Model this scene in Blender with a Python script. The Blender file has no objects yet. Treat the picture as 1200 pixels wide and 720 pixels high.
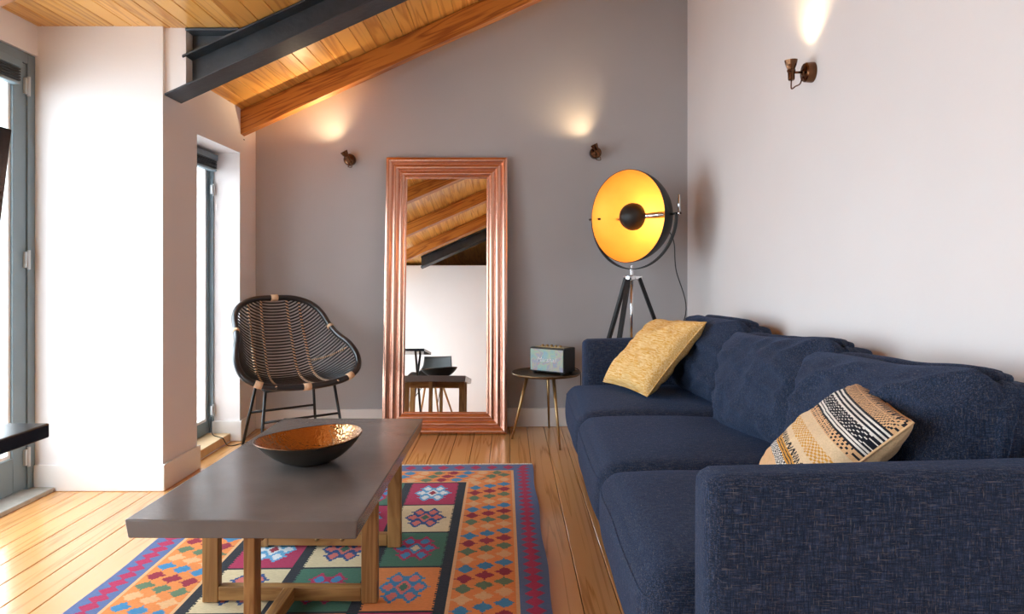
import bpy, math, random
from mathutils import Vector, Matrix, noise, Euler
random.seed(7)
PI = math.pi
scene = bpy.context.scene
COL = scene.collection

# ------------------------------------------------------------------ camera
cam_d = bpy.data.cameras.new('camera')
cam_d.sensor_width = 36.0
cam_d.lens = 24.0                     # 800 px focal length at 1200 px
cam_d.shift_x = 3.0 / 1200
cam_d.shift_y = -44.0 / 1200
cam_d.clip_start = 0.02
cam = bpy.data.objects.new('camera', cam_d)
cam.location = (0, 0, 1.05)
cam.rotation_euler = (PI / 2, 0, 0)
COL.objects.link(cam)
scene.camera = cam

# ------------------------------------------------------------------ world, light, exposure
world = bpy.data.worlds.new('overcast_sky')
scene.world = world
world.use_nodes = True
bg = world.node_tree.nodes['Background']
bg.inputs[0].default_value = (0.86, 0.94, 1.04, 1)
bg.inputs[1].default_value = 11.0
scene.view_settings.view_transform = 'Standard'
scene.view_settings.look = 'None'
scene.view_settings.gamma = 1.0
scene.view_settings.use_curve_mapping = False
scene.view_settings.exposure = 0.14
scene.cycles.use_denoising = True
scene.cycles.max_bounces = 10
scene.cycles.diffuse_bounces = 6
scene.cycles.caustics_reflective = False
scene.cycles.caustics_refractive = False
scene.cycles.sample_clamp_indirect = 6.0


def portal(name, loc, size_x, size_y, rot):
    l = bpy.data.lights.new(name, 'AREA')
    l.shape = 'RECTANGLE'
    l.size = size_x
    l.size_y = size_y
    l.cycles.is_portal = True
    o = bpy.data.objects.new(name, l)
    o.location = loc
    o.rotation_euler = rot
    COL.objects.link(o)


portal('terrace_door_daylight_offscreen', (-2.46, 1.1, 1.05), 2.0, 4.2, (0, -PI / 2, 0))
portal('window_daylight_portal', (-2.0, 3.89, 0.95), 1.8, 0.62, (0, -PI / 2, 0))


# ------------------------------------------------------------------ helpers
def lin(h):
    h = h.lstrip('#')
    out = []
    for i in (0, 2, 4):
        c = int(h[i:i + 2], 16) / 255
        out.append(c / 12.92 if c <= 0.04045 else ((c + 0.055) / 1.055) ** 2.4)
    return tuple(out)


def link(o):
    COL.objects.link(o)
    return o


class MB:
    def __init__(s):
        s.v, s.f = [], []

    def add(s, vs, fs):
        b = len(s.v)
        s.v += [tuple(p) for p in vs]
        s.f += [tuple(b + i for i in q) for q in fs]

    def box(s, x0, x1, y0, y1, z0, z1):
        s.add([(x0, y0, z0), (x1, y0, z0), (x1, y1, z0), (x0, y1, z0), (x0, y0, z1), (x1, y0, z1), (x1, y1, z1), (x0, y1, z1)],
              [(0, 3, 2, 1), (4, 5, 6, 7), (0, 1, 5, 4), (1, 2, 6, 5), (2, 3, 7, 6), (3, 0, 4, 7)])
        return s

    def prism(s, pts, z0, z1):
        n = len(pts)
        s.add([(x, y, z0) for x, y in pts] + [(x, y, z1) for x, y in pts],
              [tuple(range(n - 1, -1, -1)), tuple(range(n, 2 * n))] + [(i, (i + 1) % n, n + (i + 1) % n, n + i) for i in range(n)])
        return s

    def hexa(s, a, b):
        """solid between two quads a and b (4 points each, same order)"""
        s.add(list(a) + list(b), [(0, 3, 2, 1), (4, 5, 6, 7), (0, 1, 5, 4), (1, 2, 6, 5), (2, 3, 7, 6), (3, 0, 4, 7)])
        return s

    def tube(s, pts, r, seg=8, closed=False, cap=True):
        pts = [Vector(p) for p in pts]
        n = len(pts)
        rs = r if isinstance(r, (list, tuple)) else [r] * n
        ring = []
        nrm = None
        for i, p in enumerate(pts):
            if closed:
                t = pts[(i + 1) % n] - pts[i - 1]
            else:
                t = pts[min(i + 1, n - 1)] - pts[max(i - 1, 0)]
            t.normalize()
            if nrm is None:
                a = Vector((0, 0, 1)) if abs(t.z) < 0.9 else Vector((1, 0, 0))
                nrm = (a - t * a.dot(t)).normalized()
            else:
                nrm = (nrm - t * nrm.dot(t)).normalized()
            bn = t.cross(nrm)
            ring.append([p + (nrm * math.cos(2 * PI * k / seg) + bn * math.sin(2 * PI * k / seg)) * rs[i] for k in range(seg)])
        vs = [q for rg in ring for q in rg]
        fs = []
        m = n if closed else n - 1
        for i in range(m):
            j = (i + 1) % n
            for k in range(seg):
                l = (k + 1) % seg
                fs.append((i * seg + k, i * seg + l, j * seg + l, j * seg + k))
        if not closed and cap:
            fs.append(tuple(range(seg - 1, -1, -1)))
            fs.append(tuple((n - 1) * seg + k for k in range(seg)))
        s.add(vs, fs)
        return s

    def lathe(s, prof, seg=32, M=None, sx=1.0, fn=None, cap=True):
        """prof: list of (r, z); axis z, transformed by M"""
        M = M or Matrix()
        n = len(prof)
        vs = []
        for r, z in prof:
            for k in range(seg):
                a = 2 * PI * k / seg
                p = Vector((r * math.cos(a) * sx, r * math.sin(a), z))
                if fn:
                    p = fn(p)
                vs.append(M @ p)
        fs = []
        for i in range(n - 1):
            for k in range(seg):
                l = (k + 1) % seg
                fs.append((i * seg + k, i * seg + l, (i + 1) * seg + l, (i + 1) * seg + k))
        if cap and prof[0][0] > 1e-6:
            fs.append(tuple(range(seg - 1, -1, -1)))
        if cap and prof[-1][0] > 1e-6:
            fs.append(tuple((n - 1) * seg + k for k in range(seg)))
        s.add(vs, fs)
        return s

    def mesh(s, name, mat=None, smooth=False):
        me = bpy.data.meshes.new(name)
        me.from_pydata(s.v, [], s.f)
        me.update()
        if smooth:
            me.polygons.foreach_set('use_smooth', [True] * len(me.polygons))
        if mat:
            me.materials.append(mat)
        return me

    def build(s, name, mat=None, parent=None, smooth=False, bevel=0, seg=2, auto=False):
        o = link(bpy.data.objects.new(name, s.mesh(name, mat, smooth)))
        if parent:
            o.parent = parent
        if bevel:
            b = o.modifiers.new('bevel', 'BEVEL')
            b.width = bevel
            b.segments = seg
            b.limit_method = 'ANGLE'
            b.angle_limit = math.radians(40)
            if smooth:
                b.harden_normals = False
        if auto:
            o.data.polygons.foreach_set('use_smooth', [True] * len(o.data.polygons))
            o.data.set_sharp_from_angle(angle=math.radians(38))
        return o


def tag(o, label=None, cat=None, group=None, kind=None):
    if label:
        o['label'] = label
    if cat:
        o['category'] = cat
    if group:
        o['group'] = group
    if kind:
        o['kind'] = kind
    return o


def thing(name, label, cat, loc=(0, 0, 0), rotz=0.0, group=None):
    o = link(bpy.data.objects.new(name, None))
    o.empty_display_size = 0.1
    o.location = loc
    o.rotation_euler = (0, 0, rotz)
    return tag(o, label, cat, group)


# ------------------------------------------------------------------ materials
def nodes(name):
    m = bpy.data.materials.new(name)
    m.use_nodes = True
    nt = m.node_tree
    b = nt.nodes['Principled BSDF']
    return m, nt, b


def simple(name, col, rough=0.5, metal=0.0, spec=0.5, bump=0.0, bscale=60.0, var=0.0, vscale=4.0):
    m, nt, b = nodes(name)
    b.inputs['Base Color'].default_value = (*col, 1)
    b.inputs['Roughness'].default_value = rough
    b.inputs['Metallic'].default_value = metal
    b.inputs['Specular IOR Level'].default_value = spec
    tc = nt.nodes.new('ShaderNodeTexCoord')
    if var:
        n = nt.nodes.new('ShaderNodeTexNoise')
        n.inputs['Scale'].default_value = vscale
        n.inputs['Detail'].default_value = 5
        nt.links.new(tc.outputs['Object'], n.inputs['Vector'])
        r = nt.nodes.new('ShaderNodeValToRGB')
        r.color_ramp.elements[0].position = 0.3
        r.color_ramp.elements[1].position = 0.7
        r.color_ramp.elements[0].color = (*[c * (1 - var) for c in col], 1)
        r.color_ramp.elements[1].color = (*[min(1, c * (1 + var)) for c in col], 1)
        nt.links.new(n.outputs['Fac'], r.inputs[0])
        nt.links.new(r.outputs[0], b.inputs['Base Color'])
    if bump:
        n = nt.nodes.new('ShaderNodeTexNoise')
        n.inputs['Scale'].default_value = bscale
        n.inputs['Detail'].default_value = 4
        nt.links.new(tc.outputs['Object'], n.inputs['Vector'])
        bp = nt.nodes.new('ShaderNodeBump')
        bp.inputs['Strength'].default_value = bump
        bp.inputs['Distance'].default_value = 0.01
        nt.links.new(n.outputs['Fac'], bp.inputs['Height'])
        nt.links.new(bp.outputs[0], b.inputs['Normal'])
    return m


def wood(name, light, dark, rough=0.35, axis=1, across=14.0, along=0.7, knots=0.0, coat=0.0, spread=0.25, wave=10.0, line=0.42):
    """streaky sawn timber; axis = grain direction in object space"""
    m, nt, b = nodes(name)
    N, L = nt.nodes, nt.links
    tc = N.new('ShaderNodeTexCoord')
    info = N.new('ShaderNodeObjectInfo')
    mul = N.new('ShaderNodeMath'); mul.operation = 'MULTIPLY'; mul.inputs[1].default_value = 37.0
    L.new(info.outputs['Random'], mul.inputs[0])
    add = N.new('ShaderNodeVectorMath'); add.operation = 'ADD'
    L.new(tc.outputs['Object'], add.inputs[0])
    L.new(mul.outputs[0], add.inputs[1])
    mp = N.new('ShaderNodeMapping')
    sc = [across] * 3
    sc[axis] = along
    mp.inputs['Scale'].default_value = sc
    L.new(add.outputs[0], mp.inputs[0])
    n1 = N.new('ShaderNodeTexNoise')
    n1.inputs['Scale'].default_value = 1.0
    n1.inputs['Detail'].default_value = 3
    n1.inputs['Distortion'].default_value = 0.6
    L.new(mp.outputs[0], n1.inputs['Vector'])
    # growth rings: contour lines of the stretched noise
    s = N.new('ShaderNodeMath'); s.operation = 'MULTIPLY'; s.inputs[1].default_value = wave
    L.new(n1.outputs['Fac'], s.inputs[0])
    fr = N.new('ShaderNodeMath'); fr.operation = 'PINGPONG'; fr.inputs[1].default_value = 0.5
    L.new(s.outputs[0], fr.inputs[0])
    ramp = N.new('ShaderNodeValToRGB')
    ramp.color_ramp.elements[0].position = 0.0
    ramp.color_ramp.elements[1].position = line
    ramp.color_ramp.elements[0].color = (*dark, 1)
    ramp.color_ramp.elements[1].color = (*light, 1)
    L.new(fr.outputs[0], ramp.inputs[0])
    # board to board tone
    hsv = N.new('ShaderNodeHueSaturation')
    mr = N.new('ShaderNodeMapRange')
    mr.inputs['To Min'].default_value = 1 - spread
    mr.inputs['To Max'].default_value = 1 + spread * 0.6
    L.new(info.outputs['Random'], mr.inputs['Value'])
    L.new(mr.outputs[0], hsv.inputs['Value'])
    L.new(ramp.outputs[0], hsv.inputs['Color'])
    out = hsv.outputs[0]
    if knots:
        mp2 = N.new('ShaderNodeMapping')
        sc = [9.0] * 3
        sc[axis] = 2.4
        mp2.inputs['Scale'].default_value = sc
        L.new(add.outputs[0], mp2.inputs[0])
        vo = N.new('ShaderNodeTexVoronoi')
        vo.inputs['Scale'].default_value = 1.0
        L.new(mp2.outputs[0], vo.inputs['Vector'])
        kr = N.new('ShaderNodeValToRGB')
        kr.color_ramp.elements[0].position = knots * 0.55
        kr.color_ramp.elements[1].position = knots
        kr.color_ramp.elements[0].color = (1, 1, 1, 1)
        kr.color_ramp.elements[1].color = (0, 0, 0, 1)
        L.new(vo.outputs['Distance'], kr.inputs[0])
        mx = N.new('ShaderNodeMix'); mx.data_type = 'RGBA'
        L.new(kr.outputs[0], mx.inputs[0])
        L.new(out, mx.inputs[6])
        mx.inputs[7].default_value = (*[c * 0.42 for c in dark], 1)
        out = mx.outputs[2]
    L.new(out, b.inputs['Base Color'])
    b.inputs['Roughness'].default_value = rough
    b.inputs['Coat Weight'].default_value = coat
    b.inputs['Coat Roughness'].default_value = 0.12
    return m


def fabric(name, base, mid, fleck, flecks=0.62):
    """coarse two-tone weave with pale slubs"""
    m, nt, b = nodes(name)
    N, L = nt.nodes, nt.links
    tc = N.new('ShaderNodeTexCoord')

    def streak(sc, lo, hi):
        mp = N.new('ShaderNodeMapping')
        mp.inputs['Scale'].default_value = sc
        L.new(tc.outputs['Object'], mp.inputs[0])
        n = N.new('ShaderNodeTexNoise')
        n.inputs['Scale'].default_value = 1
        n.inputs['Detail'].default_value = 2
        L.new(mp.outputs[0], n.inputs['Vector'])
        r = N.new('ShaderNodeMapRange')
        r.inputs['From Min'].default_value = lo
        r.inputs['From Max'].default_value = hi
        L.new(n.outputs['Fac'], r.inputs['Value'])
        return r.outputs[0]
    a = streak((42, 700, 700), flecks, flecks + 0.14)
    c = streak((560, 560, 60), flecks + 0.01, flecks + 0.17)
    d = streak((560, 60, 560), flecks + 0.01, flecks + 0.17)
    f = streak((40, 420, 420), 0.3, 0.7)
    g = streak((420, 420, 40), 0.3, 0.7)
    m1 = N.new('ShaderNodeMath'); m1.operation = 'MAXIMUM'
    L.new(a, m1.inputs[0]); L.new(c, m1.inputs[1])
    m2 = N.new('ShaderNodeMath'); m2.operation = 'MAXIMUM'
    L.new(m1.outputs[0], m2.inputs[0]); L.new(d, m2.inputs[1])
    m3 = N.new('ShaderNodeMath'); m3.operation = 'MULTIPLY'
    L.new(f, m3.inputs[0]); L.new(g, m3.inputs[1])
    x1 = N.new('ShaderNodeMix'); x1.data_type = 'RGBA'
    x1.inputs[6].default_value = (*base, 1)
    x1.inputs[7].default_value = (*mid, 1)
    L.new(m3.outputs[0], x1.inputs[0])
    x2 = N.new('ShaderNodeMix'); x2.data_type = 'RGBA'
    L.new(x1.outputs[2], x2.inputs[6])
    x2.inputs[7].default_value = (*fleck, 1)
    k = N.new('ShaderNodeMath'); k.operation = 'MULTIPLY'; k.inputs[1].default_value = 0.36
    L.new(m2.outputs[0], k.inputs[0])
    L.new(k.outputs[0], x2.inputs[0])
    L.new(x2.outputs[2], b.inputs['Base Color'])
    b.inputs['Roughness'].default_value = 0.9
    b.inputs['Specular IOR Level'].default_value = 0.15
    b.inputs['Sheen Weight'].default_value = 0.25
    b.inputs['Sheen Tint'].default_value = (*[min(1, v * 3) for v in mid], 1)
    bp = N.new('ShaderNodeBump')
    bp.inputs['Strength'].default_value = 0.25
    bp.inputs['Distance'].default_value = 0.004
    L.new(m3.outputs[0], bp.inputs['Height'])
    L.new(bp.outputs[0], b.inputs['Normal'])
    return m


def attr_mat(name, rough=0.95, bump=0.3, bscale=(300, 300, 300), sheen=0.1):
    m, nt, b = nodes(name)
    N, L = nt.nodes, nt.links
    at = N.new('ShaderNodeAttribute')
    at.attribute_name = 'Col'
    tc = N.new('ShaderNodeTexCoord')
    mp = N.new('ShaderNodeMapping')
    mp.inputs['Scale'].default_value = bscale
    L.new(tc.outputs['Object'], mp.inputs[0])
    n = N.new('ShaderNodeTexNoise')
    n.inputs['Scale'].default_value = 1
    n.inputs['Detail'].default_value = 3
    L.new(mp.outputs[0], n.inputs['Vector'])
    mr = N.new('ShaderNodeMapRange')
    mr.inputs['To Min'].default_value = 0.72
    mr.inputs['To Max'].default_value = 1.22
    L.new(n.outputs['Fac'], mr.inputs['Value'])
    vm = N.new('ShaderNodeVectorMath'); vm.operation = 'MULTIPLY'
    L.new(at.outputs['Color'], vm.inputs[0])
    L.new(mr.outputs[0], vm.inputs[1])
    L.new(vm.outputs[0], b.inputs['Base Color'])
    b.inputs['Roughness'].default_value = rough
    b.inputs['Specular IOR Level'].default_value = 0.1
    b.inputs['Sheen Weight'].default_value = sheen
    bp = N.new('ShaderNodeBump')
    bp.inputs['Strength'].default_value = bump
    bp.inputs['Distance'].default_value = 0.004
    L.new(n.outputs['Fac'], bp.inputs['Height'])
    L.new(bp.outputs[0], b.inputs['Normal'])
    return m


def glass_mat(name):
    m = bpy.data.materials.new(name)
    m.use_nodes = True
    nt = m.node_tree
    nt.nodes.remove(nt.nodes['Principled BSDF'])
    out = nt.nodes['Material Output']
    t = nt.nodes.new('ShaderNodeBsdfTransparent')
    t.inputs[0].default_value = (0.95, 0.98, 0.98, 1)
    g = nt.nodes.new('ShaderNodeBsdfGlossy')
    g.inputs['Roughness'].default_value = 0.02
    mx = nt.nodes.new('ShaderNodeMixShader')
    mx.inputs[0].default_value = 0.07
    nt.links.new(t.outputs[0], mx.inputs[1])
    nt.links.new(g.outputs[0], mx.inputs[2])
    nt.links.new(mx.outputs[0], out.inputs[0])
    return m


def emit(name, col, s):
    m, nt, b = nodes(name)
    b.inputs['Base Color'].default_value = (*col, 1)
    b.inputs['Emission Color'].default_value = (*col, 1)
    b.inputs['Emission Strength'].default_value = s
    return m


M_white = simple('white_wall_paint', (0.83, 0.79, 0.78), 0.75, bump=0.04, bscale=120, var=0.02, vscale=1.5)
M_grey = simple('grey_wall_paint', lin('b2b0b1'), 0.7, bump=0.04, bscale=120, var=0.03, vscale=1.5)
M_trim = simple('white_trim_paint', (0.82, 0.80, 0.78), 0.4, var=0.02)
M_floor = wood('lacquered_pine_floor', lin('dda263'), lin('bd8144'), 0.25, 1, 15.0, 0.42, 0.0, 0.5, 0.10, 5.0, 0.16)
M_sub = simple('subfloor_boards', (0.06, 0.035, 0.02), 0.9, var=0.2)
M_ceil = wood('varnished_pine_ceiling', lin('f0b45e'), lin('d08a3a'), 0.35, 1, 12.0, 0.6, 0.075, 0.25, 0.12, 5.0, 0.3)
M_beam = wood('varnished_beam_timber', lin('cf8438'), lin('9c5420'), 0.4, 0, 11.0, 0.7, 0.05, 0.2, 0.08, 8.0, 0.3)
M_steel = simple('dark_painted_steel', lin('4a4f55'), 0.42, 0.5, bump=0.15, bscale=45, var=0.2, vscale=9)
M_frame = simple('blue_grey_frame_paint', lin('74848b'), 0.4, var=0.06, vscale=6)
M_stone = simple('grey_threshold_stone', lin('a9a49b'), 0.7, bump=0.2, bscale=80, var=0.15, vscale=20)
M_sill = simple('pale_sill_timber', lin('d9b88c'), 0.6, var=0.12, vscale=14)
M_glass = glass_mat('window_glass')
M_hinge = simple('pale_grey_hinge', lin('b9bcbd'), 0.4, 0.2)
M_blind = simple('charcoal_blind', lin('34363a'), 0.7, var=0.15, vscale=30)
M_chrome = simple('chrome', (0.75, 0.75, 0.76), 0.12, 1.0)
M_black = simple('black_metal', (0.012, 0.012, 0.013), 0.4, 0.3, var=0.1)
M_copper = simple('brushed_copper_frame', lin('e2b09a'), 0.27, 1.0)
M_mirror = simple('mirror_glass', (0.93, 0.94, 0.93), 0.0, 1.0)
M_concrete = simple('dark_concrete_top', lin('706966'), 0.19, 0.0, 0.5, bump=0.05, bscale=90, var=0.16, vscale=5)
M_tleg = wood('acacia_table_legs', lin('a87a44'), lin('8a5d2e'), 0.5, 2, 16.0, 1.4, 0, 0, 0.08, 7.0)
M_trail = wood('acacia_table_rails', lin('a87a44'), lin('8a5d2e'), 0.5, 0, 16.0, 1.4, 0, 0, 0.08, 7.0)
M_sofa = fabric('navy_slub_fabric', (0.009, 0.016, 0.036), (0.041, 0.068, 0.134), (0.34, 0.29, 0.26), 0.60)
M_brass = simple('antique_brass', lin('a98d62'), 0.3, 0.9, var=0.1, vscale=12)
M_tray = simple('bronzed_tray', lin('6f5a42'), 0.32, 0.9, var=0.2, vscale=10)
M_bronze = simple('aged_bronze', lin('6b4a34'), 0.22, 1.0, var=0.2, vscale=30)
M_rattan = simple('black_rattan', (0.012, 0.012, 0.015), 0.28, 0.0, 0.6, var=0.2, vscale=30)
M_rtie = simple('natural_rattan_binding', lin('e6c29c'), 0.6, bump=0.5, bscale=160, var=0.15, vscale=60)
M_vinyl = simple('black_vinyl', (0.012, 0.012, 0.014), 0.5, bump=0.4, bscale=300)
M_desk = simple('black_desk_top', (0.014, 0.014, 0.018), 0.2, var=0.1)
M_screen = simple('dark_screen', (0.01, 0.011, 0.013), 0.1)
M_gold = simple('gold_leaf_reflector', lin('e8a848'), 0.5, 0.2, var=0.05, vscale=8)
M_bulb = emit('lit_warm_bulb', (1.0, 0.78, 0.48), 25.0)
M_bulb2 = emit('lit_lamp_bulb', (1.0, 0.70, 0.36), 14.0)
M_lampblack = simple('matt_black_lamp_paint', (0.02, 0.019, 0.018), 0.5, 0.2, var=0.08)
M_cord = simple('black_rubber_cord', (0.01, 0.01, 0.01), 0.5)
M_shellwood = wood('beech_chair_legs', lin('b98a55'), lin('8f6335'), 0.5, 2, 18.0, 2.0, 0, 0, 0.05)

# hammered bowl metal
M_bowl_in, _nt, _b = nodes('hammered_bronze')
_b.inputs['Base Color'].default_value = (*lin('b98a5e'), 1)
_b.inputs['Metallic'].default_value = 1.0
_b.inputs['Roughness'].default_value = 0.16
_tc = _nt.nodes.new('ShaderNodeTexCoord')
_v = _nt.nodes.new('ShaderNodeTexVoronoi')
_v.inputs['Scale'].default_value = 85
_bp = _nt.nodes.new('ShaderNodeBump')
_bp.inputs['Strength'].default_value = 0.28
_bp.inputs['Distance'].default_value = 0.006
_nt.links.new(_tc.outputs['Object'], _v.inputs['Vector'])
_nt.links.new(_v.outputs['Distance'], _bp.inputs['Height'])
_nt.links.new(_bp.outputs[0], _b.inputs['Normal'])
M_bowl_out = simple('dark_patinated_bowl', lin('4b443d'), 0.38, 0.7, var=0.15, vscale=12)

# ------------------------------------------------------------------ room shell
SL = 0.456                                 # roof slope, rising towards the right wall
ANG = math.atan(SL)


def roof(x):
    return 2.03 + SL * (x + 1.66)


XF = -1.276                                # the flat dormer ceiling meets the slope here
ZF = 2.2051
WR = 1.20                                  # right wall plane


def yb(x):                                 # back wall plane
    return 4.56 + 0.035 * x


def struct(o, label=None):
    o['kind'] = 'structure'
    if label:
        o['label'] = label
    return o


# floor: a dark base with every plank on it
fl = MB().box(-2.32, 1.3, -4.7, 4.75, -0.08, -0.02)
floor = struct(fl.build('floor', M_sub), 'lacquered pine plank floor')
PW = 0.113
plank = MB()
w, c = PW / 2 - 0.0014, 0.0015
plank.add([(-w, -4.65, -0.02), (w, -4.65, -0.02), (w, 4.68, -0.02), (-w, 4.68, -0.02),
           (-w, -4.65, -c), (w, -4.65, -c), (w, 4.68, -c), (-w, 4.68, -c),
           (-w + c, -4.65, 0), (w - c, -4.65, 0), (w - c, 4.68, 0), (-w + c, 4.68, 0)],
          [(0, 1, 5, 4), (1, 2, 6, 5), (2, 3, 7, 6), (3, 0, 4, 7), (4, 5, 9, 8), (5, 6, 10, 9), (6, 7, 11, 10), (7, 4, 8, 11), (8, 9, 10, 11)])
plank_me = plank.mesh('plank', M_floor)
x = -2.20
while x < 1.28:
    p = link(bpy.data.objects.new('plank', plank_me))
    p.location = (x, 0, 0)
    p.parent = floor
    x += PW

# back wall, right wall, rear walls
struct(MB().prism([(-2.1, yb(-2.1)), (1.35, yb(1.35)), (1.35, 4.85), (-2.1, 4.85)], -0.05, 3.6).build('wall_back', M_grey), 'smooth grey painted end wall')
struct(MB().box(WR, WR + 0.15, -4.7, 4.85, -0.05, 3.6).build('wall_right', M_white), 'plain white side wall behind the sofa')
struct(MB().box(-2.4, WR + 0.1, -4.75, -4.6, -0.05, 3.6).build('wall_rear', M_white))
struct(MB().box(-2.3, WR, -1.35, -1.2, 0.0, 2.15).build('wall_partition', M_white))

# left wall beyond the pier, with the window niche
WL = -1.645
NY0, NY1, NZ = 3.594, 4.175, 1.763
wl = MB()
wl.box(-2.42, WL, 3.24, NY0, -0.05, 2.03)
wl.box(-2.42, WL, 3.24, 3.40, 2.03, 2.26)
wl.box(-2.06, WL, NY0, NY1, NZ, 2.06)
wl.prism([(WL - 0.004, NY1), (-1.682, 4.62), (-2.06, 4.62), (-2.06, NY1)], -0.05, 2.06)
wl.box(-2.06, -1.70, NY0, NY1, -0.05, 0.004)
wall_left = struct(wl.build('wall_left', M_white), 'white pier and window wall on the daylight side')
# boxed-in end of the steel rafter
bxz = lambda xx: roof(xx) - 0.147
MB().hexa([(-1.648, 3.262, bxz(-1.648)), (-1.546, 3.262, bxz(-1.546)), (-1.546, 3.40, bxz(-1.546)), (-1.648, 3.40, bxz(-1.648))],
          [(-1.648, 3.262, 2.21), (-1.546, 3.262, 2.21), (-1.546, 3.40, 2.21), (-1.648, 3.40, 2.21)]).build('beam_casing', M_white, wall_left)
# door wall (dormer side)
XD = -2.238
wd = MB()
wd.box(XD - 0.14, XD, -4.7, 3.26, 2.062, 2.3)
wd.box(XD - 0.14, XD, -4.7, -1.0, -0.05, 2.062)
struct(wd.build('wall_side', M_white), 'white wall strip above the glazed doors')

# baseboards
BH = 0.125


def skirting(name, pts, t=0.014, side=1):
    """pts along the wall face; the board stands proud by t on the left of the direction"""
    mb = MB()
    for (x0, y0), (x1, y1) in zip(pts[:-1], pts[1:]):
        d = Vector((x1 - x0, y1 - y0)).normalized()
        n = Vector((-d.y, d.x)) * t * side
        e = d * t
        mb.prism([(x0, y0), (x1, y1), (x1 + n.x + e.x, y1 + n.y + e.y), (x0 + n.x - e.x, y0 + n.y - e.y)][::side], 0.001, BH)
    return struct(mb.build(name, M_trim, None, bevel=0.003))


skirting('baseboard_back', [(-1.685, yb(-1.685) - 0.0005), (WR, yb(WR) - 0.0005)], side=-1)
skirting('baseboard_pier', [(-2.236, 3.2395), (WL, 3.2395)], side=-1)
skirting('baseboard_left', [(WL, 3.24), (WL, NY0)], side=-1)
skirting('baseboard_niche', [(-1.80, NY1 - 0.0005), (WL - 0.004, NY1 - 0.0005)], side=-1)
skirting('baseboard_corner', [(WL - 0.004, NY1), (-1.68, yb(-1.68))], side=-1)
skirting('baseboard_right', [(WR - 0.0005, yb(WR)), (WR - 0.0005, -1.2)], side=-1)

# ceiling: roof slab plus every board
cs = MB()


def slab(x0, x1, y0, y1):
    cs.hexa([(x0, y0, roof(x0) + 0.02), (x1, y0, roof(x1) + 0.02), (x1, y1, roof(x1) + 0.02), (x0, y1, roof(x0) + 0.02)],
            [(x0, y0, roof(x0) + 0.12), (x1, y0, roof(x1) + 0.12), (x1, y1, roof(x1) + 0.12), (x0, y1, roof(x0) + 0.12)])


slab(XF, 1.35, -4.7, 4.85)
cs.hexa([(-2.1, 3.36, roof(-2.1) + 0.02), (XF, 3.36, roof(XF) + 0.02), (XF, 4.85, roof(XF) + 0.02), (-2.1, 4.85, roof(-2.1) + 0.02)],
        [(-2.1, 3.36, roof(-2.1) + 0.12), (XF, 3.36, roof(XF) + 0.12), (XF, 4.85, roof(XF) + 0.12), (-2.1, 4.85, roof(-2.1) + 0.12)])
cs.box(-2.42, XF - 0.03, -4.7, 3.40, ZF + 0.02, ZF + 0.14)
ceiling = struct(cs.build('ceiling', M_sub), 'pine boarded ceiling, flat by the doors and sloping beyond')
BW = 0.0856


def board_mesh(name, y0, y1):
    b = MB()
    w, c = BW / 2 - 0.0006, 0.003
    b.add([(-w, y0, 0.018), (w, y0, 0.018), (w, y1, 0.018), (-w, y1, 0.018),
           (-w, y0, c), (w, y0, c), (w, y1, c), (-w, y1, c),
           (-w + c, y0, 0), (w - c, y0, 0), (w - c, y1, 0), (-w + c, y1, 0)],
          [(0, 4, 5, 1), (1, 5, 6, 2), (2, 6, 7, 3), (3, 7, 4, 0), (4, 8, 9, 5), (5, 9, 10, 6), (6, 10, 11, 7), (7, 11, 8, 4), (8, 11, 10, 9), (0, 1, 2, 3)])
    return b.mesh(name, M_ceil)


b_long = board_mesh('ceiling_board', -4.65, 4.70)
b_short = board_mesh('ceiling_board_by_wall', 3.34, 4.70)
b_flat = board_mesh('ceiling_board_flat', -4.65, 3.40)
sx = BW * math.cos(ANG)
x = XF + sx / 2
while x < 1.3:
    o = link(bpy.data.objects.new('ceiling_board', b_long))
    o.location = (x, 0, roof(x)); o.rotation_euler = (0, -ANG, 0); o.parent = ceiling
    x += sx
x = XF - sx / 2
while x > -2.0:
    o = link(bpy.data.objects.new('ceiling_board', b_short))
    o.location = (x, 0, roof(x)); o.rotation_euler = (0, -ANG, 0); o.parent = ceiling
    x -= sx
x = XF - BW / 2
while x > -2.30:
    o = link(bpy.data.objects.new('ceiling_board', b_flat))
    o.location = (x, 0, ZF); o.parent = ceiling
    x -= BW


# rafters ---------------------------------------------------------------
def slope_bar(mb, x0, x1, y0, y1, lo, hi):
    """bar following the roof between two vertical offsets below the boards"""
    mb.hexa([(x0, y0, roof(x0) + lo), (x1, y0, roof(x1) + lo), (x1, y1, roof(x1) + lo), (x0, y1, roof(x0) + lo)],
            [(x0, y0, roof(x0) + hi), (x1, y0, roof(x1) + hi), (x1, y1, roof(x1) + hi), (x0, y1, roof(x0) + hi)])
    return mb


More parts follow.
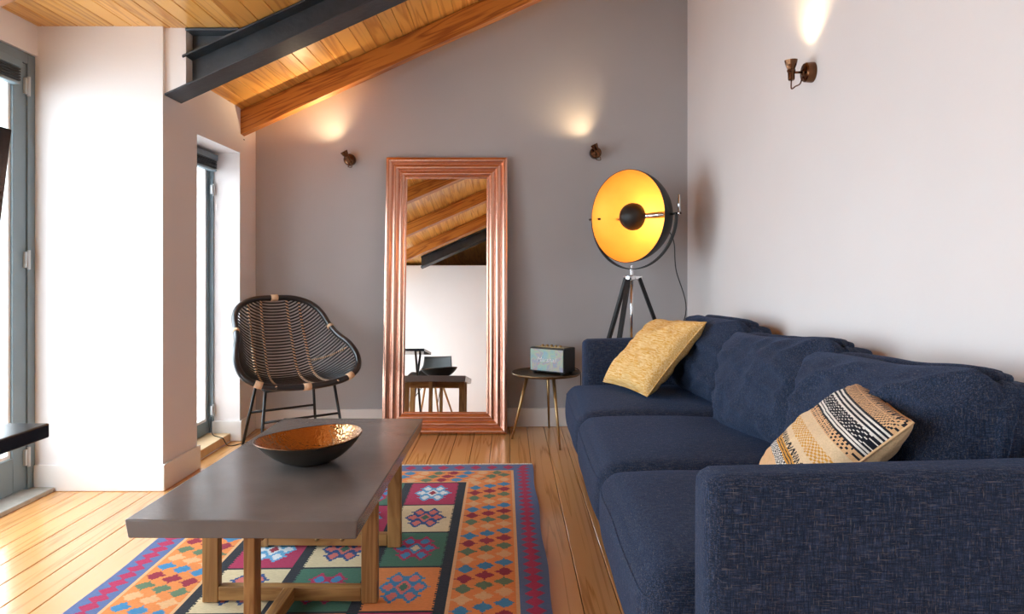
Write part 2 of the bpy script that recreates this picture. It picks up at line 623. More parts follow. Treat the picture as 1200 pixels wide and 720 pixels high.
def timber_rafter(y0, y1, label, x0=-1.672, depth=0.152):
    # local frame: x along the beam, so the grain runs with it
    root = thing('timber_rafter', label, 'beam', (x0, y0, roof(x0)), 0, 'pine rafters under the sloping ceiling')
    L = (WR - x0) / math.cos(ANG)
    b = MB()
    dp = depth * math.cos(ANG)
    t = math.tan(ANG)
    e = -0.004
    b.hexa([(-dp * t * 1.0, 0, -dp), (L - dp * t, 0, -dp), (L - dp * t, y1 - y0, -dp), (-dp * t, y1 - y0, -dp)],
           [(0, 0, e), (L, 0, e), (L, y1 - y0, e), (0, y1 - y0, e)])
    o = b.build('beam', M_beam, root, bevel=0.003)
    o.rotation_euler = (0, -ANG, 0)
    pl = MB()
    if y0 < 3:
        pl.box(-0.012, -0.002, -0.004, y1 - y0 + 0.004, -0.01, ZF - roof(x0))
    pl.box(-0.012, -0.002, -0.004, y1 - y0 + 0.004, -depth - 0.012, -0.01)
    pl.box(-0.012, 0.018, -0.004, y1 - y0 + 0.004, -depth - 0.016, -depth - 0.010)
    pl.build('bracket', M_steel, root)
    return root


timber_rafter(4.19, 4.262, 'varnished pine rafter beside the grey end wall')
timber_rafter(2.10, 2.19, 'varnished pine rafter over the coffee table', -1.66)
timber_rafter(0.95, 1.04, 'varnished pine rafter over the black desk', -1.66)
timber_rafter(-0.15, -0.06, 'varnished pine rafter between the desk rafter and the rear steel beam', -1.66)


def steel_rafter(y0, y1, x0, label, depth=0.158):
    root = thing('steel_rafter', label, 'beam', (0, 0, 0))
    h = depth
    slope_bar(MB(), x0, WR, y0, y1, -h, -h + 0.010).build('flange', M_steel, root, bevel=0.002)
    slope_bar(MB(), max(x0, -1.56), WR, y0, y1, -0.014, -0.003).build('flange', M_steel, root, bevel=0.002)
    ym = (y0 + y1) / 2
    slope_bar(MB(), max(x0, -1.62), WR, ym - 0.005, ym + 0.005, -h + 0.010, -0.014).build('web', M_steel, root)
    return root


steel_rafter(3.25, 3.417, -1.643, 'dark grey steel rafter running into the white casing')
steel_rafter(-0.95, -0.78, XF, 'dark grey steel rafter in front of the white partition')
st = thing('steel_header', 'short horizontal dark steel beam behind the end of the steel rafter', 'beam', (0, 0, 0))
MB().box(-1.545, -1.29, 3.25, 3.417, 2.190, 2.203).build('flange', M_steel, st, bevel=0.002)
MB().box(-1.545, -1.31, 3.329, 3.338, 2.09, 2.190).build('web', M_steel, st)

# terrace outside so the daylight bounces as on a balcony
M_terr = simple('pale_terrace_paving', (0.55, 0.54, 0.52), 0.9, var=0.1)
struct(MB().box(-7.5, -2.40, -4.7, 6.5, -0.25, -0.12).build('floor_terrace', M_terr), 'pale terrace outside the glazed doors')


# ------------------------------------------------------------------ glazing
def glazed_leaf(parent, y0, y1, z0, z1, xc, sw=0.085, bottom=0.16, t=0.028):
    f = MB()
    f.box(xc - t, xc + t, y0, y0 + sw, z0, z1)
    f.box(xc - t, xc + t, y1 - sw, y1, z0, z1)
    f.box(xc - t, xc + t, y0 + sw, y1 - sw, z0, z0 + bottom)
    f.box(xc - t, xc + t, y0 + sw, y1 - sw, z1 - sw, z1)
    leaf = f.build('leaf', M_frame, parent, bevel=0.003)
    b = MB()
    g = 0.016
    for (ya, yb_, za, zb) in ((y0 + sw, y0 + sw + g, z0 + bottom, z1 - sw), (y1 - sw - g, y1 - sw, z0 + bottom, z1 - sw),
                              (y0 + sw + g, y1 - sw - g, z0 + bottom, z0 + bottom + g), (y0 + sw + g, y1 - sw - g, z1 - sw - g, z1 - sw)):
        b.box(xc - 0.02, xc + 0.016, ya, yb_, za, zb)
    b.build('glazing_bead', M_trim, leaf)
    MB().box(xc - 0.004, xc + 0.004, y0 + sw + 0.001, y1 - sw - 0.001, z0 + bottom + 0.001, z1 - sw - 0.001).build('pane', M_glass, leaf)
    return leaf


def hinge(parent, x, y, z, h=0.09):
    b = MB()
    b.tube([(x, y, z), (x, y, z + h)], 0.008, 10)
    b.box(x - 0.012, x, y - 0.02, y + 0.014, z + 0.008, z + h - 0.008)
    b.build('hinge', M_hinge, parent, smooth=False)


def blind(parent, y0, y1, z1, x, slats=5):
    head = MB().box(x, x + 0.045, y0, y1, z1 - 0.035, z1).build('blind_headrail', M_frame, parent, bevel=0.003)
    for k in range(slats):
        zt = z1 - 0.038 - k * 0.012
        MB().box(x + 0.003, x + 0.042, y0 + 0.006, y1 - 0.006, zt - 0.009, zt).build('blind_slat', M_blind, head, bevel=0.003)
    MB().box(x + 0.004, x + 0.041, y0 + 0.006, y1 - 0.006, z1 - 0.038 - slats * 0.012 - 0.014, z1 - 0.038 - slats * 0.012).build('blind_bottom_bar', M_frame, head, bevel=0.003)


# doors to the terrace
XG = -2.285
door = struct(thing('door_1', 'blue-grey framed glazed terrace door beside the white pier', None, (0, 0, 0)))
fr = 0.05
MB().box(XG - 0.05, XG + 0.035, 3.19, 3.24, 0.02, 2.06).build('jamb', M_frame, door, bevel=0.003)
MB().box(XG - 0.05, XG + 0.035, -1.0, -0.95, 0.02, 2.06).build('jamb', M_frame, door, bevel=0.003)
MB().box(XG - 0.05, XG + 0.035, -0.95, 3.19, 2.01, 2.06).build('head', M_frame, door, bevel=0.003)
for k in range(4):
    y0 = -0.95 + k * 1.035
    last_leaf = glazed_leaf(door, y0 + 0.002, y0 + 1.033, 0.03, 2.008, XG)
for z in (0.13, 1.05, 1.86):
    hinge(last_leaf, XG + 0.040, 3.188, z)
blind(door, 2.26, 3.10, 2.0, XG + 0.03)
hb = MB()
hb.box(XG + 0.03, XG + 0.04, 2.175, 2.205, 0.96, 1.14)
hb.tube([(XG + 0.035, 2.19, 1.08), (XG + 0.085, 2.19, 1.08), (XG + 0.09, 2.21, 1.08), (XG + 0.09, 2.30, 1.08)], 0.008, 8)
hb.build('handle', M_chrome, last_leaf)
struct(MB().box(-2.40, -2.148, -1.0, 3.225, 0.0005, 0.022).build('trim_1', M_stone, bevel=0.004), 'grey stone door threshold')

win = struct(thing('window_1', 'tall narrow window set deep in the white wall', None, (0, 0, 0)))
XW = -1.850
MB().box(XW - 0.03, XW + 0.045, NY1 - 0.014, NY1 - 0.001, 0.055, 1.74).build('jamb', M_frame, win, bevel=0.003)
MB().box(XW - 0.03, XW + 0.03, NY0 + 0.001, NY0 + 0.016, 0.055, 1.74).build('jamb', M_frame, win, bevel=0.003)
MB().box(XW - 0.03, XW + 0.03, NY0 + 0.001, NY1 - 0.001, 1.735, 1.762).build('head', M_frame, win, bevel=0.003)
win_leaf = glazed_leaf(win, NY0 + 0.017, NY1 - 0.015, 0.056, 1.734, XW, 0.030, 0.075, 0.020)
blind(win, NY0 + 0.02, NY1 - 0.02, 1.745, XW + 0.032, 4)
hinge(win_leaf, XW + 0.050, NY1 - 0.02, 0.16, 0.07)
hinge(win_leaf, XW + 0.050, NY1 - 0.02, 1.5, 0.07)
struct(MB().box(-1.93, -1.702, NY0 + 0.001, NY1 - 0.016, 0.0045, 0.052).build('trim_2', M_sill, bevel=0.003), 'low pale timber sill under the narrow window')
cd = [(-1.80, 4.12, 0.16), (-1.795, 4.11, 0.09), (-1.775, 4.09, 0.058), (-1.72, 4.05, 0.055), (-1.69, 4.03, 0.05), (-1.66, 4.04, 0.006), (-1.60, 4.12, 0.004), (-1.55, 4.22, 0.004)]


def spline(pts, n=8, closed=False):
    P = [Vector(p) for p in pts]
    out = []
    m = len(P)
    rng = range(m) if closed else range(m - 1)
    for i in rng:
        if closed:
            a, b_, c_, d = P[i - 1], P[i], P[(i + 1) % m], P[(i + 2) % m]
        else:
            a, b_, c_, d = P[max(i - 1, 0)], P[i], P[i + 1], P[min(i + 2, m - 1)]
        for k in range(n):
            t = k / n
            out.append(0.5 * ((2 * b_) + (c_ - a) * t + (2 * a - 5 * b_ + 4 * c_ - d) * t * t + (3 * b_ - a - 3 * c_ + d) * t ** 3))
    if not closed:
        out.append(P[-1])
    return out


tag(MB().tube(spline(cd, 6), 0.0025, 6).build('thin_cable', M_cord, smooth=True), 'thin dark cable trailing from the narrow window over its sill', 'cable')


# ------------------------------------------------------------------ rug
def rug():
    hexc = {'blue': '5a6c98', 'navy': '2f4f86', 'crimson': 'b02a55', 'orange': 'e58a45', 'black': '20232c', 'cream': 'dcc9a0',
            'green': '41705a', 'red': '96243a', 'teal': '3f86b4', 'pink': 'd8756a', 'pale': 'e3b07c', 'white': 'dfe4e6', 'sky': '5fa4cf', 'pgreen': '62795a'}
    C = {k: lin(v) for k, v in hexc.items()}
    W, H = 1.49, 2.185
    nx, ny = 250, 367
    bg_seq = ['crimson', 'cream', 'green', 'orange', 'crimson', 'cream', 'green']
    mot = {'crimson': ('sky', 'white', 'red'), 'cream': ('navy', 'pink', 'green'), 'green': ('crimson', 'teal', 'cream'), 'orange': ('teal', 'pink', 'green')}
    lobes = [(0, 0, .5, .55), (.46, 0, .34, .36), (-.46, 0, .34, .36), (.26, .44, .32, .34), (-.26, .44, .32, .34), (.26, -.44, .32, .34), (-.26, -.44, .32, .34)]
    B1, B2, B3 = .104, .228, .038       # blue, orange, black widths at the long sides
    E1, E2 = .105, .195                 # blue, orange at the ends
    cw = (W - 2 * (B1 + B2 + B3) - 2 * B3) / 3
    rh = .315

    def small(a, b, ra, rb):
        qa = math.floor(abs(a) / .0075 + .5) * .0075
        qb = math.floor(abs(b) / .0075 + .5) * .0075
        return qa / ra + qb / rb < 1

    def orange_band(t, s, w):
        """t across the band 0..w, s along"""
        col = min(2, max(0, int((t - .012) / (w - .024) * 3)))
        cx = .012 + (col + .5) * (w - .024) / 3
        s2 = s - col * .026
        row = math.floor(s2 / .074)
        cy = (row + .5) * .074 + col * .026
        if small(t - cx, s - cy, .035, .031):
            return ['teal', 'red', 'pgreen', 'pale'][row % 4]
        if t < .012 or t > w - .012:
            return 'pale'
        return 'orange'

    def colour(u, v):
        """u from the right-hand edge, v from the far end"""
        us = min(u, W - u)
        ve = min(v, H - v)
        jag = .006 * (1 if int(v / .008) % 2 else 0)
        if us < B1 and us / B1 < ve / E1 * 1.0 + 0 or us < B1 and ve >= E1:
            s = (v / .055) % 1 - .5
            if abs(us - B1 / 2) / .034 + abs(s) * 2 / 1.15 < 1:
                return 'crimson'
            return 'blue'
        if ve < E1:
            s = (u / .085) % 1 - .5
            if abs(ve - .052) / .038 + abs(s) / .36 < 1:
                return 'crimson'
            return 'blue'
        if us < B1 + B2 and (us - B1 < ve - E1 or ve >= E1 + E2):
            return orange_band(us - B1, v, B2)
        if ve < E1 + E2:
            return orange_band(ve - E1, u, E2)
        if us < B1 + B2 + B3 + jag * .6:
            return 'black'
        f = us and (u - (B1 + B2 + B3))
        col = int(f // (cw + B3))
        fx = f - col * (cw + B3)
        if col > 2:
            col, fx = 2, cw
        g = v - (E1 + E2)
        row = int(g // rh)
        gy = g - row * rh
        if fx > cw - jag * .6 or gy < .011 or g > H - 2 * (E1 + E2) - .011:
            return 'black'
        idx = row - col
        bgc = {-1: 'green', -2: 'orange'}.get(idx) or bg_seq[idx % len(bg_seq)]
        a = math.floor(((fx - cw / 2) / (cw / 2)) * 15 + .5) / 15
        b = math.floor(((gy - rh / 2) / (rh / 2)) * 15 + .5) / 15
        a *= 1.02
        b *= 1.12
        o, i, c = mot[bgc]
        if abs(a) / .2 + abs(b) / .2 < 1:
            return c
        D = min(abs(a - p) / ra + abs(b - q) / rb for p, q, ra, rb in lobes)
        if D < .60:
            return i
        if D < 1.02:
            return o
        return bgc

    far_r, far_l = Vector((.121, 3.655)), Vector((-1.372, 3.60))
    near_r, near_l = Vector((.140, 1.47)), Vector((-1.340, 1.44))
    vs, fs, cols = [], [], []
    for j in range(ny + 1):
        v = j / ny
        for i in range(nx + 1):
            u = i / nx
            a = far_r.lerp(far_l, u)
            b = near_r.lerp(near_l, u)
            p = a.lerp(b, v)
            wob = .004 * math.sin(v * 23 + 1) * (1 if i in (0, nx) else .5) if u < .03 or u > .97 else 0
            z = .0075 + .0012 * noise.noise(Vector((p.x * 4, p.y * 4, 0)))
            vs.append((p.x + wob, p.y, z))
    for j in range(ny):
        for i in range(nx):
            k = j * (nx + 1) + i
            fs.append((k, k + nx + 1, k + nx + 2, k + 1))
            c = C[colour((i + .5) / nx * W, (j + .5) / ny * H)]
            cols += [c[0], c[1], c[2], 1.0]
    # edges down to the floor
    ring = [i for i in range(nx + 1)] + [j * (nx + 1) + nx for j in range(1, ny + 1)] + [ny * (nx + 1) + i for i in range(nx - 1, -1, -1)] + [j * (nx + 1) for j in range(ny - 1, 0, -1)]
    base = len(vs)
    vs += [(vs[k][0], vs[k][1], .0006) for k in ring]
    n = len(ring)
    for k in range(n):
        l = (k + 1) % n
        fs.append((ring[k], ring[l], base + l, base + k))
        c = C['blue']
        cols += [c[0], c[1], c[2], 1.0]
    me = bpy.data.meshes.new('rug_weave')
    me.from_pydata(vs, [], fs)
    me.update()
    at = me.attributes.new('Col', 'FLOAT_COLOR', 'FACE')
    at.data.foreach_set('color', cols)
    me.materials.append(attr_mat('kilim_wool', 0.95, 0.5, (90, 420, 200)))
    root = thing('kilim_rug', 'multicoloured woven kilim rug under the coffee table', 'rug', (0, 0, 0))
    w = link(bpy.data.objects.new('weave', me))
    w.parent = root
    fb = MB()
    for k in range(260):
        p = far_r.lerp(far_l, (k + .5) / 260)
        dx, dy = random.uniform(-.004, .004), random.uniform(.018, .028)
        fb.tube([(p.x, p.y - .004, .009), (p.x + dx * .5, p.y + dy * .6, .007), (p.x + dx, p.y + dy, .0025)], [.0024, .0026, .0016], 4)
    f = fb.build('fringe', simple('cream_wool_fringe', lin('efe6d6'), .9), root)
    f['kind'] = 'stuff'


rug()

# ------------------------------------------------------------------ coffee table
ct = thing('coffee_table', 'low coffee table with dark concrete top and timber frame legs', 'table', (-0.683, 2.356, 0.0095), math.radians(-0.7))
sl = MB()
hx, hy, zt, zb, ins = .302, .602, .3955, .3455, .006
sl.hexa([(-hx + ins, -hy + ins, zb), (hx - ins, -hy + ins, zb), (hx - ins, hy - ins, zb), (-hx + ins, hy - ins, zb)],
        [(-hx, -hy, zt), (hx, -hy, zt), (hx, hy, zt), (-hx, hy, zt)])
sl.build('tabletop', M_concrete, ct, bevel=0.004, seg=3)
TY = .213
for s in (-1, 1):
    for sx_ in (-1, 1):
        MB().box(sx_ * .249 - .025, sx_ * .249 + .025, s * TY - .016, s * TY + .016, 0, .345).build('leg', M_tleg, ct, bevel=0.003)
    last_rail = MB().box(-.223, .223, s * TY - .016, s * TY + .016, .006, .050).build('cross_rail', M_trail, ct, bevel=0.003)
    MB().box(-.223, .223, s * TY - .016, s * TY + .016, .297, .345).build('top_rail', M_trail, ct, bevel=0.003)
    MB().box(-.015, .015, min(s * .50, s * .55), max(s * .50, s * .55), 0, .345).build('leg', M_tleg, ct, bevel=0.003)
    ya, yb2 = sorted((s * (TY + .017), s * .499))
    MB().box(-.017, .017, ya, yb2, .006, .050).build('long_rail', wood('acacia_long_rails', lin('ad7c42'), lin('7d5022'), 0.5, 1, 16.0, 1.4, 0, 0, 0.08, 7.0), ct, bevel=0.003)
    MB().box(-.017, .017, ya, yb2, .300, .345).build('top_long_rail', M_trail, ct, bevel=0.003)
for bx_ in (-.04, .055):
    Mx = Matrix.Translation((bx_, TY - .016, .030)) @ Matrix.Rotation(PI / 2, 4, 'X')
    MB().lathe([(.007, 0), (.007, .002), (.004, .004), (0, .004)], 12, Mx).build('bolt', M_brass, last_rail)

# bowl
bowl = thing('metal_bowl', 'wide shallow metal bowl with hammered bronze inside', 'bowl', (-0.672, 2.285, 0.4055), math.radians(-8))


def bowl_fn(p):
    h = max(0, p.z) / .082
    r2 = p.x / .175
    return Vector((p.x, p.y, p.z * (1 + .11 * r2 * h) + .004 * math.sin(math.atan2(p.y, p.x) * 2) * h))


prof_o = [(0.0, 0.0), (.050, 0.0), (.075, .006), (.105, .020), (.135, .041), (.158, .063), (.174, .083)]
prof_i = [(.176, .085), (.172, .0855), (.155, .066), (.132, .045), (.102, .025), (.07, .011), (.035, .006), (0.0, .005)]


def fine(pr, n=4):
    q = spline([(a, b, 0) for a, b in pr], n)
    return [(max(0, v.x), v.y) for v in q]


MB().lathe(fine(prof_o), 72, fn=bowl_fn, cap=False).build('outer_shell', M_bowl_out, bowl, smooth=True)
MB().lathe(fine(prof_i), 72, fn=bowl_fn, cap=False).build('inner_shell', M_bowl_in, bowl, smooth=True)
MB().lathe([(.1735, .0825), (.176, .083), (.1765, .0855), (.1745, .087), (.172, .0858), (.1735, .0825)], 72, fn=bowl_fn, cap=False).build('rim', M_bronze, bowl, smooth=True)


# ------------------------------------------------------------------ sofa
def rmap(p, hx, hy, hz, r, fn=None):
    h = (hx, hy, hz)
    q = Vector((p[0] * hx, p[1] * hy, p[2] * hz))
    rr = [min(r, c * .999) for c in h]
    inner = Vector([max(-h[i] + rr[i], min(h[i] - rr[i], q[i])) for i in range(3)])
    d = q - inner
    if d.length > 1e-9:
        m = Vector([d[i] / rr[i] for i in range(3)])
        m.normalize()
        q = inner + Vector([m[i] * rr[i] for i in range(3)])
    return fn(q, Vector(p)) if fn else q


def seam_loop(name, mat, parent, M, axis, level, hx, hy, hz, r, fn, rad=.0028, n=26):
    """welt running round a cushion where the plane axis = level cuts it"""
    a1, a2 = [i for i in range(3) if i != axis]
    pts = []
    for (fix, sv, run, d) in ((a2, -1, a1, 1), (a1, 1, a2, 1), (a2, 1, a1, -1), (a1, -1, a2, -1)):
        for k in range(n):
            p = [0, 0, 0]
            p[axis] = level
            p[fix] = sv
            p[run] = d * (2 * k / n - 1)
            pts.append(M @ rmap(p, hx, hy, hz, r, fn))
    return MB().tube(pts, rad, 5, closed=True).build(name, mat, parent, smooth=True)


def rbox(hx, hy, hz, r, n=14, fn=None):
    """rounded soft box as (verts, faces); points displaced by fn(p, unit)"""
    vs, fs = [], []
    idx = {}

    def vert(p):
        k = (round(p[0], 5), round(p[1], 5), round(p[2], 5))
        if k in idx:
            return idx[k]
        q = rmap(p, hx, hy, hz, r, fn)
        idx[k] = len(vs)
        vs.append(tuple(q))
        return idx[k]

    def grid(h):
        # denser at the edges so the rounding reads
        return [math.sin((2 * i / n - 1) * PI / 2) * .5 + (2 * i / n - 1) * .5 for i in range(n + 1)]
    g = grid(0)
    for ax in range(3):
        for s in (-1, 1):
            o1, o2 = (ax + 1) % 3, (ax + 2) % 3
            for i in range(n):
                for j in range(n):
                    q = []
                    for (a, b) in ((i, j), (i + 1, j), (i + 1, j + 1), (i, j + 1)):
                        p = [0, 0, 0]
                        p[ax] = s
                        p[o1] = g[a]
                        p[o2] = g[b]
                        q.append(vert(p))
                    fs.append(tuple(q if s > 0 else q[::-1]))
    return vs, fs


def soft(name, mat, parent, M, hx, hy, hz, r, n, fn=None):
    vs, fs = rbox(hx, hy, hz, r, n, fn)
    mb = MB()
    mb.add([M @ Vector(v) for v in vs], fs)
    return mb.build(name, mat, parent, smooth=True)


# local frame: x from the front towards the wall, y along the sofa away from the near arm
SO = (0.315, 1.205, 0)
sofa = thing('sofa', 'three-seat navy blue fabric sofa along the white wall', 'sofa', SO, math.radians(-0.9))
SD, SLN, AH = 0.86, 2.46, 0.692            # depth, length, arm height
AT = .105
T = Matrix.Translation
soft('base', M_sofa, sofa, T((.015 + (SD - .03) / 2, SLN / 2, .145)), (SD - .03) / 2, SLN / 2 - .01, .115, .02, 8)
for fx, fy in ((.08, .06), (.08, SLN - .06), (SD - .06, .06), (SD - .06, SLN - .06)):
    MB().lathe([(.02, 0), (.026, .05)], 14, T((fx, fy, 0))).build('foot', M_black, sofa, smooth=False)


def arm_fn(q, p):
    q = q.copy()
    if p.z > 0:
        q.z += .012 * (q.x / .42) * p.z
    q.y += .004 * noise.noise(q * 5)
    return q


for y0 in (0, SLN - AT):
    soft('arm', M_sofa, sofa, T((.033 + (SD - .033) / 2, y0 + AT / 2, (AH + .04) / 2)), (SD - .033) / 2, AT / 2, (AH - .04) / 2, .03, 18, arm_fn)
soft('back_frame', M_sofa, sofa, T((SD - .046, SLN / 2, .38)), .042, SLN / 2 - AT - .001, .34, .03, 12)
seat_L = (SLN - 2 * AT) / 3


def seat_fn(seed):
    def f(q, p):
        q = q.copy()
        w = (1 - p.x ** 4) * (1 - p.y ** 4)
        q.z += (.020 * w if p.z > 0 else 0)
        if p.x < -.3:
            q.x -= .018 * (1 - p.y ** 4) * (1 - p.z ** 2)
        nz = noise.noise(Vector((q.x * 4 + seed, q.y * 4, q.z * 4)))
        q.z += .006 * nz * (p.z > 0)
        q.x += .004 * nz
        return q
    return f


for k in range(3):
    yc = AT + seat_L * (k + .5)
    Mx, fn_ = T((-.055 + .39, yc, .345)), seat_fn(k * 9)
    sc_ = soft('seat_cushion', M_sofa, sofa, Mx, .39, seat_L / 2 - .003, .105, .055, 26, fn_)
    seam_loop('seam', M_sofa, sc_, Mx, 2, .62, .39, seat_L / 2 - .003, .105, .055, fn_)


def back_fn(seed, sag):
    def f(q, p):
        q = q.copy()
        # p.z up, p.x thickness (negative = front), p.y along
        ez, ey = abs(p.z), abs(p.y)
        taper = (.40 + .60 * (1 - ez ** 3.0) ** .5) * (.32 + .68 * (1 - ey ** 4) ** .5)
        q.x *= taper
        pf = (1 - p.y ** 4) * (1 - p.z ** 4)
        q.x += (.050 * p.x - .008) * pf
        # soft corners
        kq = (ey ** 5 + max(0, p.z) ** 5) ** .2
        if kq > 1:
            q.y /= kq
            if p.z > 0:
                q.z /= kq
        q.y *= 1 - .030 * (1 - p.z ** 2) * (ey > .5)
        q.z -= .022 * (1 - p.y ** 2) * max(0, p.z) * (1 if sag > .018 else .5)
        n1 = noise.noise(Vector((q.y * 5 + seed, q.z * 7, seed * .3)))
        n2 = noise.noise(Vector((q.y * 11 + seed * 2, q.z * 4 + q.y * 6, 2.0)))
        ridge = abs(noise.noise(Vector((q.y * 5 + q.z * 8 + seed, q.z * 3 - q.y * 2.5, seed))))
        fold = abs(noise.noise(Vector((q.y * 3 - q.z * 9 + seed * 3, q.z * 2, seed + 4))))
        q.x += .012 * n1 + .009 * n2 + (.085 * (min(ridge, .22) - .15) + .075 * (min(fold, .18) - .12)) * max(0, min(1, .5 - p.x)) * (1 - ez ** 6)
        q.z += .008 * n1 * (p.z > 0)
        return q
    return f


lean = [(math.radians(15), .010, 1.5, .025), (math.radians(15), 0.0, 8.2, .02), (math.radians(14), .004, 21.7, .015)]
for k in range(3):
    yc = AT + seat_L * (k + .5)
    an, dz, seed, sag = lean[k]
    Mx = T((.648 - (.010, .005, .0)[k], yc + (.03, .01, .045)[k], .622 + dz)) @ Matrix.Rotation(math.radians((6, 8, 6)[k]), 4, 'Z') @ Matrix.Rotation(an, 4, 'Y') @ Matrix.Rotation(math.radians((-3, -3.5, -1.5)[k]), 4, 'X')
    hy_, fn_ = seat_L / 2 - (.03, .004, .048)[k], back_fn(seed, sag)
    bk_ = soft('back_cushion', M_sofa, sofa, Mx, .112, hy_, .212, .05, 48, fn_)
    seam_loop('seam', M_sofa, bk_, Mx, 0, .0, .112, hy_, .212, .05, fn_)


# ------------------------------------------------------------------ throw pillows
def pillow(name, label, corners, thick, nvec_sign, mat, colfn=None, n=60, cat='cushion', back_col=None, creases=0.006, seed=0.0):
    BL, BR, TL, TR = [Vector(c) for c in corners]
    e1 = (BR - BL + TR - TL) / 2
    e2 = (TL - BL + TR - BR) / 2
    nv = e1.cross(e2).normalized() * nvec_sign
    base = (BL + BR) / 2
    vs, fs, cols = [], [], []
    for side in (1, -1):
        b0 = len(vs)
        for j in range(n + 1):
            v = j / n
            for i in range(n + 1):
                u = i / n
                a, b = 2 * u - 1, 2 * v - 1
                # slightly hollow sides between pointed corners
                ua = .5 + .5 * a * (1 - .055 * (1 - b * b))
                vb = .5 + .5 * b * (1 - .055 * (1 - a * a))
                p = BL.lerp(BR, ua).lerp(TL.lerp(TR, ua), vb)
                h = ((1 - abs(a) ** 2.6) * (1 - abs(b) ** 2.6)) ** .42
                w = creases * noise.noise(Vector((u * 5 + seed, v * 5, side))) + creases * .7 * noise.noise(Vector((u * 14 + v * 9 + seed, v * 6 - u * 5, side * 2)))
                p = p + nv * side * (thick / 2 * h + w * min(1, h * 1.6)) - base
                vs.append(tuple(p))
        for j in range(n):
            for i in range(n):
                k = b0 + j * (n + 1) + i
                q = (k, k + 1, k + n + 2, k + n + 1)
                fs.append(q if side * nvec_sign > 0 else q[::-1])
                if colfn:
                    c = colfn((i + .5) / n, (j + .5) / n) if side > 0 else back_col
                    cols += [c[0], c[1], c[2], 1.0]
    root = thing(name, label, cat, base)
    me = bpy.data.meshes.new('cover')
    me.from_pydata(vs, [], fs)
    me.update()
    me.polygons.foreach_set('use_smooth', [True] * len(me.polygons))
    if colfn:
        at = me.attributes.new('Col', 'FLOAT_COLOR', 'FACE')
        at.data.foreach_set('color', cols)
    me.materials.append(mat)
    o = link(bpy.data.objects.new('cover', me))
    o.parent = root
    # piping along the seam
    seam = []
    for (fa, fb, sgn) in ((0, None, 1), (None, 1, 1), (1, None, -1), (None, 0, -1)):
        for k in range(24):
            t = k / 24 if sgn > 0 else 1 - k / 24
            if fa == 0:
                u, v = t, 0
            elif fb == 1:
                u, v = 1, t
            elif fa == 1:
                u, v = t, 1
            else:
                u, v = 0, t
            a, b = 2 * u - 1, 2 * v - 1
            ua = .5 + .5 * a * (1 - .055 * (1 - b * b))
            vb = .5 + .5 * b * (1 - .055 * (1 - a * a))
            seam.append(BL.lerp(BR, ua).lerp(TL.lerp(TR, ua), vb) - base)
    return root, seam


M_yel, _nt, _b = nodes('mustard_slub_cotton')
_N, _L = _nt.nodes, _nt.links
_tc = _N.new('ShaderNodeTexCoord')
_mp = _N.new('ShaderNodeMapping')
_mp.vector_type = 'TEXTURE'
_mp.inputs['Rotation'].default_value = (0, 0, math.radians(-67.7))
_mp.inputs['Scale'].default_value = (1 / 12, 1 / 200, 1 / 200)
_n = _N.new('ShaderNodeTexNoise')
_n.inputs['Scale'].default_value = 1
_n.inputs['Detail'].default_value = 3
_r = _N.new('ShaderNodeValToRGB')
_r.color_ramp.elements[0].position = .33
_r.color_ramp.elements[1].position = .66
_r.color_ramp.elements[0].color = (*lin('d59a3c'), 1)
_r.color_ramp.elements[1].color = (*lin('efd09a'), 1)
_L.new(_tc.outputs['Object'], _mp.inputs[0])
_L.new(_mp.outputs[0], _n.inputs['Vector'])
_L.new(_n.outputs['Fac'], _r.inputs[0])
_L.new(_r.outputs[0], _b.inputs['Base Color'])
_b.inputs['Roughness'].default_value = .9
_b.inputs['Specular IOR Level'].default_value = .1
yp, seam = pillow('throw_pillow', 'mustard yellow slub cotton cushion at the far sofa arm',
                  [(.470, 3.42, .488), (.617, 3.06, .480), (.735, 3.42, .800), (.877, 3.04, .815)], .15, 1, M_yel, creases=.011, seed=3.3)
MB().tube(seam, .003, 6, closed=True).build('piping', M_yel, yp, smooth=True)


def stripes(u, v):
    """v = 1 at the top edge"""
    t = (1 - v) * 1.22
    tan, cream, ochre, blk, wht = lin('dcb083'), lin('e2c6a0'), lin('cf9440'), lin('23242b'), lin('e6e0d8')
    k = int(u * 64)
    z = abs((u * 22) % 1 - .5) * 2
    if t < .05:
        return blk if abs((t / .05) - z) < .28 else tan
    if t < .15:
        d = (u * 46 + t * 22) % 1
        return blk if d < .32 and (t * 40) % 1 < .75 else tan
    if t < .24:
        return [blk, wht][int((t - .15) / .015) % 2]
    if t < .34:
        return wht if (int(u * 60) + int(t * 70)) % 3 == 0 and (t * 70) % 1 < .6 else blk
    if t < .40:
        return [wht, blk][int((t - .34) / .015) % 2]
    if t < .47:
        return blk if (u * 34 + .5 * int((t - .4) / .0235)) % 1 < .42 and ((t - .4) / .0235) % 1 < .7 else tan
    if t < .56:
        return cream
    if t < .68:
        return ochre if (int(u * 52) + int(t * 60)) % 2 == 0 else cream
    if t < .74:
        return cream
    if t < .80:
        return blk if abs(((t - .74) / .06) - z) < .3 else cream
    if t < .86:
        return [ochre, blk][int((t - .80) / .012) % 2]
    if t < .94:
        return blk if (int(u * 56) + int(t * 64)) % 2 else wht
    return tan


pp, seam = pillow('throw_pillow', 'cushion with black, cream and ochre woven stripes by the near sofa arm',
                  [(.690, 1.88, .498), (.585, 1.50, .476), (.900, 1.705, .772), (.812, 1.372, .742)], .14, 1,
                  attr_mat('striped_woven_cotton', .95, .5, (260, 260, 260)), stripes, 150, 'cushion', lin('e0bf94'), .007, 9.1)
MB().tube(seam, .003, 6, closed=True).build('piping', simple('tan_piping', lin('d8b184'), .9), pp, smooth=True)

